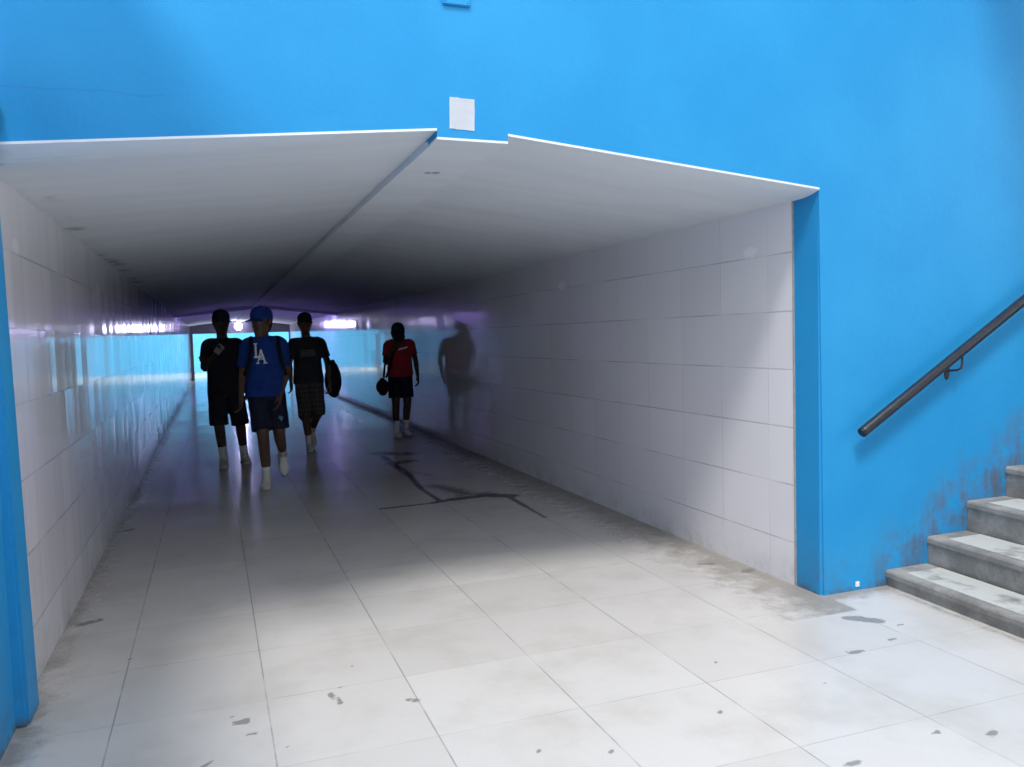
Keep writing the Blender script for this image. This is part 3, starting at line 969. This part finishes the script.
def project_print(parent, shirt, polys, name, mat, z_up=True, off=0.004):
    """flat strokes (x,z quads) laid on the front of a garment, finely cut, hugging the cloth"""
    dg = bpy.context.evaluated_depsgraph_get()
    bm0 = bmesh.new(); bm0.from_mesh(shirt.data); tree = BVHTree.FromBMesh(bm0)
    bm = bmesh.new()
    for q in polys:
        a, b, c, d = [V(p[0], 0, p[1]) for p in q]
        nx = max(2, int((b - a).length / 0.008)); ny = max(2, int((d - a).length / 0.008))
        grid = []
        for j in range(ny + 1):
            row = []
            for i in range(nx + 1):
                p = lerp(lerp(a, b, i / nx), lerp(d, c, i / nx), j / ny)
                hit = tree.ray_cast(V(p.x, -1.0, p.z), V(0, 1, 0))
                y = hit[0].y if hit[0] is not None else -0.1
                row.append(bm.verts.new((p.x, y - off, p.z)))
            grid.append(row)
        for r0, r1 in zip(grid, grid[1:]):
            for i in range(nx):
                bm.faces.new((r0[i], r0[i + 1], r1[i + 1], r1[i]))
    bm0.free()
    bmesh.ops.recalc_face_normals(bm, faces=bm.faces)
    bmesh.ops.solidify(bm, geom=bm.faces[:], thickness=0.0025)
    return link(name, bm, mat, shirt)


def stroke(x0, z0, x1, z1, w):
    dx, dz = x1 - x0, z1 - z0
    l = math.hypot(dx, dz); nx, nz = -dz / l * w / 2, dx / l * w / 2
    return [(x0 + nx, z0 + nz), (x1 + nx, z1 + nz), (x1 - nx, z1 - nz), (x0 - nx, z0 - nz)]


def person(label, loc, J, skin, shirt_m, shorts_m, shoe_m, sock_m, cap_m, yaw, pitch, hem=0.86, short_z=0.53, sleeve=0.72, curl=(0.5, 0.5), cap_back=False, seed=1, rotz=0.0, roll=0.0, tight=1.0):
    root = thing('person', label, 'person', loc, rotz)
    pel, nb, hc = J['pelvis'], J['neck'], J['head']
    Mh = head_mat(hc, yaw, pitch, roll, J.get('hs', 1.07))
    ch = lerp(pel, nb, 0.62)
    up = (nb - pel).normalized()
    # ---- body, one continuous skin
    bm = bmesh.new()
    tor = [(-0.06, 0.125, 0.085), (0.02, 0.158, 0.108), (0.14, 0.140, 0.096), (0.26, 0.148, 0.102), (0.36, 0.160, 0.108), (0.43, 0.158, 0.098), (0.475, 0.125, 0.080), (0.505, 0.080, 0.066), (0.53, 0.060, 0.060)]
    L = (nb - pel).length
    tp = [pel + up * (h * L / 0.53) for h, a, b in tor]
    tube(bm, tp, [(a, b) for h, a, b in tor], J.get('side', V(1, 0, 0)), 20)
    jaw = Mh @ V(0, 0.012, -0.055)
    limb(bm, [nb - up * 0.03, lerp(nb, jaw, 0.5), jaw], [(0.060, 0.060), (0.054, 0.056), (0.050, 0.056)], V(1, 0, 0))
    head_shape(bm, Mh)
    frames = {}
    for k, sx in (('l', -1), ('r', 1)):
        sh, el, wr = J['sh' + k], J['el' + k], J['wr' + k]
        limb(bm, [lerp(sh, nb, 0.35) - up * 0.04, lerp(sh, el, 0.08), lerp(sh, el, 0.45), el, lerp(el, wr, 0.3), wr], [(0.054, 0.050), (0.052, 0.050), (0.045, 0.045), (0.036, 0.036), (0.040, 0.038), (0.026, 0.022)], V(0, 1, 0), 4)
        frames[k] = hand(bm, wr + (wr - el).normalized() * 0.01, J.get('hd' + k, wr - el), J.get('th' + k, V(-sx * 0.3, -1, 0)), curl[0 if k == 'l' else 1])
        hp, kn, an = J['hip' + k], J['kn' + k], J['an' + k]
        limb(bm, [hp + V(0, 0, 0.04), lerp(hp, kn, 0.4), kn, lerp(kn, an, 0.32) + V(0, 0.012, 0), an], [(0.088, 0.092), (0.080, 0.084), (0.056, 0.058), (0.054, 0.058), (0.036, 0.040)], V(1, 0, 0), 4)
        f = J.get('f' + k, V(0, -1, 0))
        tp_ = J.get('tip' + k, 0.0); fn = f.normalized()
        fw = fn * math.cos(tp_) - V(0, 0, math.sin(tp_)); dn_ = -(V(0, 0, math.cos(tp_)) + fn * math.sin(tp_))
        tube(bm, [an, an + dn_ * 0.03 + fw * 0.03, an + dn_ * 0.058 + fw * 0.08], [0.034, 0.030, 0.022], V(1, 0, 0), 10)
    me = fuse(bm, 0.0062, 1)
    link_mesh('body', me, skin, root, True)
    make_eyes(root, Mh)
    make_hair(root, Mh)
    if cap_m:
        make_cap(root, Mh, cap_m, cap_back)
    # ---- shirt
    bm = bmesh.new()
    zz = [hem, lerp(hem, pel.z, 0.5) + 0.03, pel.z + 0.10, pel.z + 0.24, pel.z + 0.36, nb.z - 0.10, nb.z - 0.055, nb.z - 0.02, nb.z + 0.005]
    rr = [(0.194 * tight, 0.146), (0.192 * tight, 0.143), (0.180 * tight, 0.128), (0.174 * tight, 0.124), (0.178 * tight, 0.126), (0.170, 0.112), (0.142, 0.095), (0.106, 0.082), (0.076, 0.072)]
    pts = []
    for z in zz:
        t = (z - pel.z) / (nb.z - pel.z)
        pts.append(V(lerp(pel.x, nb.x, t), lerp(pel.y, nb.y, max(t, -0.1)), z))
    tube(bm, pts, rr, J.get('side', V(1, 0, 0)), 22, dome=False)
    for k in ('l', 'r'):
        sh, el = J['sh' + k], J['el' + k]
        e = lerp(sh, el, sleeve)
        limb(bm, [lerp(sh, nb, 0.55) - up * 0.035, lerp(sh, nb, 0.2) - up * 0.012, lerp(sh, e, 0.12), lerp(sh, e, 0.55), e], [(0.072, 0.060), (0.067, 0.060), (0.064, 0.060), (0.062, 0.058), (0.066, 0.062)], V(0, 1, 0), 4, dome=False)
    me = fuse(bm, 0.009, 3)
    wrinkle(me, 0.009, 7, 4, seed * 3.7)
    shirt = link_mesh('t_shirt', me, shirt_m, root, True)
    # ---- shorts
    bm = bmesh.new()
    tube(bm, [pel + V(0, 0, 0.07), pel + V(0, 0, 0.0), pel + V(0, 0, -0.09)], [(0.166, 0.116), (0.176, 0.124), (0.160, 0.112)], V(1, 0, 0), 20, dome=False)
    for k in ('l', 'r'):
        hp, kn, an = J['hip' + k], J['kn' + k], J['an' + k]
        if short_z >= kn.z:
            t = (hp.z - short_z) / (hp.z - kn.z); e = lerp(hp, kn, t)
            limb(bm, [hp, lerp(hp, e, 0.5), e], [(0.100, 0.106), (0.098, 0.102), (0.102, 0.106)], V(1, 0, 0), 5, dome=False)
        else:
            t = (kn.z - short_z) / (kn.z - an.z); e = lerp(kn, an, t)
            limb(bm, [hp, lerp(hp, kn, 0.5), kn, e], [(0.100, 0.106), (0.097, 0.102), (0.093, 0.096), (0.096, 0.100)], V(1, 0, 0), 4, dome=False)
    me = fuse(bm, 0.008, 2)
    wrinkle(me, 0.006, 8, 5, seed * 5.1)
    shorts = link_mesh('shorts', me, shorts_m, root, True)
    # ---- socks and shoes
    for k in ('l', 'r'):
        an, kn = J['an' + k], J['kn' + k]
        d = (kn - an).normalized()
        bm = bmesh.new()
        tube(bm, [an - d * 0.02, an + d * 0.02, an + d * 0.07, an + d * J.get('sock', 0.11)], [(0.044, 0.047), (0.042, 0.046), (0.043, 0.047), (0.047, 0.051)], V(1, 0, 0), 14, dome=False)
        link('sock', bm, sock_m, root, True)
        make_shoe(root, an, J.get('f' + k, V(0, -1, 0)), shoe_m, J.get('tip' + k, 0.0))
    return root, shirt, shorts, Mh, frames


# --- man in blue, nearest
Jb = dict(pelvis=V(-0.01, 0, 0.91), neck=V(-0.01, 0.01, 1.425), hs=1.14, head=V(-0.015, -0.015, 1.555),
          shl=V(-0.170, 0, 1.365), ell=V(-0.212, 0.03, 1.085), wrl=V(-0.240, -0.07, 0.865), shr=V(0.170, 0, 1.365), elr=V(0.208, 0.06, 1.085), wrr=V(0.130, -0.08, 0.875),
          hipl=V(-0.085, 0, 0.88), knl=V(-0.055, -0.13, 0.485), anl=V(-0.035, -0.06, 0.095), hipr=V(0.085, 0, 0.88), knr=V(0.105, -0.03, 0.475), anr=V(0.155, 0.31, 0.265),
          fl=V(-0.15, -1, 0), fr=V(0.05, -1, 0), tipr=0.95, hdr=V(-0.15, -0.15, -1), thl=V(0.3, -1, 0), thr=V(-0.5, -1, 0))
pb, sb, hb, Mhb, frb = person('man in royal blue t-shirt with white letters and blue cap, walking nearest the camera', (0.485, 8.42, 0), Jb, M_skin[0], M_royal, M_navy, M_shoe, M_sock, M_royal, -0.75, 0.05,
                         hem=0.855, short_z=0.545, sleeve=0.80, seed=1)
pb.scale = (1.0, 1.0, 1.035)
cx, cz = -0.050, 1.270
W_ = 0.021
q = [stroke(cx - 0.045, cz + 0.10, cx - 0.045, cz - 0.04, W_), stroke(cx - 0.066, cz + 0.095, cx - 0.024, cz + 0.095, 0.010), stroke(cx - 0.068, cz - 0.040, cx + 0.020, cz - 0.040, 0.020), stroke(cx + 0.013, cz - 0.045, cx + 0.013, cz - 0.012, 0.011),
     stroke(cx - 0.028, cz - 0.105, cx + 0.010, cz + 0.035, 0.013), stroke(cx + 0.010, cz + 0.035, cx + 0.058, cz - 0.105, W_), stroke(cx - 0.014, cz - 0.062, cx + 0.040, cz - 0.062, 0.011),
     stroke(cx - 0.046, cz - 0.103, cx - 0.010, cz - 0.103, 0.011), stroke(cx + 0.034, cz - 0.103, cx + 0.080, cz - 0.103, 0.011)]
q = [[(cx + (x - cx) * 0.82, cz + (z - cz) * 0.92) for x, z in s4] for s4 in q]
pr = project_print(pb, sb, q, 'chest_print', M_print_w)
pr['label'] = 'white interlocking letters L and A'
pr = project_print(pb, hb, [stroke(0.100, 0.665, 0.135, 0.645, 0.030), stroke(0.112, 0.640, 0.130, 0.628, 0.012)], 'leg_print', M_print_t)
pr['label'] = 'pale teal emblem on the shorts'

# --- man in black, left
Jl = dict(pelvis=V(0.01, 0, 0.90), neck=V(0.0, 0.01, 1.43), head=V(-0.005, -0.02, 1.605),
          shl=V(-0.163, 0, 1.375), ell=V(-0.200, -0.02, 1.105), wrl=V(-0.075, -0.19, 1.265), shr=V(0.163, 0, 1.375), elr=V(0.20, 0.05, 1.095), wrr=V(0.215, -0.05, 0.88),
          hipl=V(-0.08, 0, 0.87), knl=V(-0.075, -0.07, 0.475), anl=V(-0.045, -0.03, 0.095), hipr=V(0.09, 0, 0.87), knr=V(0.14, 0.0, 0.48), anr=V(0.175, 0.16, 0.097),
          fl=V(-0.05, -1, 0), fr=V(0.12, -1, 0), thl=V(-0.75, 0.1, 0.55), sock=0.14)
pl_, sl_, hl_, Mhl, frl = person('man in black t-shirt and long black shorts, farthest left, hand raised to his chest', (0.12, 10.0, 0), Jl, M_skin[1], M_blackc, M_blackc, M_shoeg, M_sock, M_blackc, 0.25, 0.08,
                            hem=0.80, short_z=0.475, sleeve=0.74, seed=2, curl=(0.75, 0.5))
pl_.scale = (1.06, 1.0, 1.03)
for k in ('l', 'r'):
    e0 = lerp(Jl['sh' + k], Jl['el' + k], 0.55); e1 = lerp(Jl['sh' + k], Jl['el' + k], 0.61)
    bm = bmesh.new(); tube(bm, [e0, e1], [0.0665, 0.0675], V(0, 1, 0), 18, dome=False)
    o = link('sleeve_band', bm, M_band, sl_, True); o['label'] = 'red band on the sleeve'
s_, n_ = frl['l']
d_ = (Jl['wrl'] - Jl['ell']).normalized()
bm = bmesh.new()
box(bm, -0.036, 0.036, -0.0045, 0.0045, -0.072, 0.072, 0.004)
ph = thing('smartphone', 'pale phone held at the chest by the left man in black', 'phone')
ax = d_.normalized(); az = (n_ - ax * n_.dot(ax)).normalized(); sx_ = ax.cross(az)
Mp = Matrix((sx_, az, ax)).transposed().to_4x4()
Mp.translation = V(0.12, 10.0, 0) + V(Jl['wrl'].x * 1.06, Jl['wrl'].y, Jl['wrl'].z * 1.03) + ax * 0.105 + az * 0.030
ph.matrix_world = Mp
link('phone_case', bm, M_phone, ph)
bm = bmesh.new(); box(bm, -0.032, 0.032, -0.0056, -0.0046, -0.067, 0.067); link('screen', bm, M_black, ph)
bm = bmesh.new(); box(bm, -0.030, -0.010, 0.0046, 0.0068, 0.035, 0.064, 0.001); link('camera_bump', bm, M_black, ph)

# --- third man, grey plaid shorts
Jm = dict(pelvis=V(0.0, 0, 0.91), neck=V(-0.01, 0.01, 1.43), head=V(-0.02, -0.02, 1.60),
          shl=V(-0.175, 0, 1.375), ell=V(-0.225, 0.04, 1.10), wrl=V(-0.225, -0.06, 0.88), shr=V(0.175, 0, 1.375), elr=V(0.245, 0.03, 1.095), wrr=V(0.255, -0.06, 0.84),
          hipl=V(-0.08, 0, 0.88), knl=V(-0.070, -0.13, 0.485), anl=V(-0.035, -0.09, 0.095), hipr=V(0.085, 0, 0.88), knr=V(0.095, -0.03, 0.475), anr=V(0.045, 0.30, 0.215),
          fl=V(0.0, -1, 0), fr=V(0.0, -1, 0), tipr=0.75)
pm, sm_, hm_, Mhm, frm = person('man in dark t-shirt and grey plaid shorts with dark cap, black bag at his side', (1.165, 10.95, 0), Jm, M_skin[0], M_charc, M_plaid, M_shoe, M_sock, M_blackc, 0.10, 0.05,
                           hem=0.845, short_z=0.47, sleeve=0.72, seed=3, curl=(0.5, 0.9))
pm.scale = (1.02, 1.0, 1.025)
q = []
for r_i in range(4):
    z = 1.265 - 0.022 * r_i
    x = -0.095
    random.seed(40 + r_i)
    while x < 0.075:
        w = random.uniform(0.012, 0.030)
        q.append(stroke(x, z, x + w, z, 0.015)); x += w + 0.005
pr = project_print(pm, sm_, q, 'chest_print', M_print_g)
pr['label'] = 'faded grey block print'

# --- man in red
Jr = dict(pelvis=V(0.0, 0, 0.91), neck=V(0.005, -0.03, 1.40), hs=1.16, head=V(-0.045, -0.165, 1.480),
          shl=V(-0.165, -0.02, 1.34), ell=V(-0.215, -0.06, 1.075), wrl=V(-0.125, -0.225, 1.245), shr=V(0.172, -0.02, 1.35), elr=V(0.245, 0.03, 1.09), wrr=V(0.245, -0.06, 0.87),
          hipl=V(-0.08, 0, 0.88), knl=V(-0.090, -0.07, 0.485), anl=V(-0.085, -0.03, 0.095), hipr=V(0.085, 0, 0.88), knr=V(0.085, -0.04, 0.485), anr=V(0.070, 0.07, 0.096),
          fl=V(-0.05, -1, 0), fr=V(0.15, -1, 0), thl=V(-0.6, -0.1, 0.6), hdl=V(0.32, 0.05, 0.8), sock=0.15)
pr_, sr_, hr_, Mhr, frr = person('man in red t-shirt and black shorts, head bowed, near the right wall', (2.53, 11.7, 0), Jr, M_skin[1], M_redc, M_navy, M_shoe, M_sock, M_blackc, -0.10, 0.62,
                            hem=0.875, short_z=0.565, sleeve=0.66, seed=4, curl=(1.0, 0.6))
q = []
x = -0.035
random.seed(11)
for i in range(7):
    h = random.uniform(0.024, 0.036)
    z = 1.262 + 0.22 * (x + 0.03)
    q.append(stroke(x, z - h / 2, x + 0.006, z + h / 2, 0.009)); q.append(stroke(x, z - 0.008 * (i % 2), x + 0.020, z + 0.004, 0.010))
    x += 0.020
pr = project_print(pr_, sr_, q, 'chest_print', M_print_w)
pr['label'] = 'small white lettering across the chest'


# ------------------------------------------------------------------ bags
def soft_bag(root, w, d, h, z0, taper=0.8, seed=0, mat=None):
    bm = bmesh.new()
    n = 9
    pts = [V(0, 0, z0 + h * i / n) for i in range(n + 1)]
    rad = []
    for i in range(n + 1):
        t = i / n
        k = (math.sin(PI * min(max(t * 0.86 + 0.10, 0), 1)) ** 0.45) * lerp(1.0, taper, t)
        rad.append((w / 2 * k, d / 2 * k))
    tube(bm, pts, rad, V(1, 0, 0), 20, dome=True, power=0.62)
    for v in bm.verts:
        v.co += v.co.normalized() * 0.012 * noise.noise(v.co * 9 + V(seed, 0, 0))
    bmesh.ops.recalc_face_normals(bm, faces=bm.faces)
    return link('bag_body', bm, mat or M_bagc, root, True)


def strap(root, pts, wide, name='strap', thick=0.004):
    bm = bmesh.new()
    P, Rr = [], []
    n = len(pts)
    for i in range(n - 1):
        p0 = pts[max(i - 1, 0)]; p1 = pts[i]; p2 = pts[i + 1]; p3 = pts[min(i + 2, n - 1)]
        for k in range(5):
            t = k / 5
            P.append(0.5 * ((2 * p1) + (p2 - p0) * t + (2 * p0 - 5 * p1 + 4 * p2 - p3) * t * t + (3 * p1 - p0 - 3 * p2 + p3) * t ** 3))
    P.append(pts[-1])
    tube(bm, P, [(wide / 2, thick)] * len(P), V(1, 0, 0), 10, dome=False, power=0.7)
    return link(name, bm, M_bagc, root, True)


# backpack of the man in blue
bp = thing('backpack', 'black backpack on the back of the man in blue, straps over his shoulders', 'backpack', (0.485, 8.42, 0))
bp.scale = (1.0, 1.0, 1.035)
b = soft_bag(bp, 0.34, 0.17, 0.40, 0.96, 0.85, 1)
for v in b.data.vertices:
    v.co.y += 0.235
bm = bmesh.new(); tube(bm, [V(0, 0.335, 0.99), V(0, 0.335, 1.09), V(0, 0.33, 1.16)], [(0.12, 0.03), (0.125, 0.035), (0.11, 0.025)], V(1, 0, 0), 16, power=0.65); link('front_pocket', bm, M_bagc, bp, True)
for sx in (-1, 1):
    strap(bp, [V(sx * 0.10, 0.160, 1.34), V(sx * 0.115, 0.09, 1.41), V(sx * 0.120, 0.0, 1.424), V(sx * 0.127, -0.08, 1.385), V(sx * 0.135, -0.128, 1.28), V(sx * 0.160, -0.112, 1.16), V(sx * 0.195, -0.01, 1.06), V(sx * 0.165, 0.15, 1.00)], 0.036)

# bag carried by the third man
db = thing('shoulder_bag', 'bulky black bag hanging beside the man in plaid shorts', 'bag', (1.165 + 0.325, 10.95 + 0.10, 0))
b = soft_bag(db, 0.24, 0.30, 0.40, 0.73, 0.75, 5)
bm = bmesh.new(); tube(bm, [V(0.0, -0.150, 0.80), V(0.0, -0.155, 0.88), V(0.0, -0.145, 0.95)], [(0.075, 0.018), (0.08, 0.022), (0.07, 0.015)], V(1, 0, 0), 14, power=0.65); link('front_pocket', bm, M_bagc, db, True)
strap(db, [V(-0.02, 0.10, 1.10), V(-0.10, 0.04, 1.34), V(-0.185, -0.06, 1.462), V(-0.175, -0.15, 1.43), V(-0.125, -0.21, 1.30), V(-0.04, -0.13, 1.10)], 0.040)

# bag of the man in red
rb = thing('hip_bag', 'small black bag hanging at the hip of the man in red', 'bag', (2.53 - 0.255, 11.7 + 0.02, 0))
b = soft_bag(rb, 0.19, 0.13, 0.20, 0.64, 0.9, 9)
bm = bmesh.new(); tube(bm, [V(0, -0.062, 0.80), V(0, -0.075, 0.73), V(0, -0.07, 0.67)], [(0.08, 0.010), (0.085, 0.010), (0.075, 0.008)], V(1, 0, 0), 14, power=0.65); link('flap', bm, M_bagc, rb, True)
strap(rb, [V(0.03, 0.03, 0.86), V(0.075, 0.16, 1.02), V(0.125, 0.135, 1.22), V(0.150, 0.05, 1.385), V(0.155, -0.04, 1.395), V(0.145, -0.135, 1.27), V(0.100, -0.165, 1.05), V(0.045, -0.05, 0.86)], 0.030)
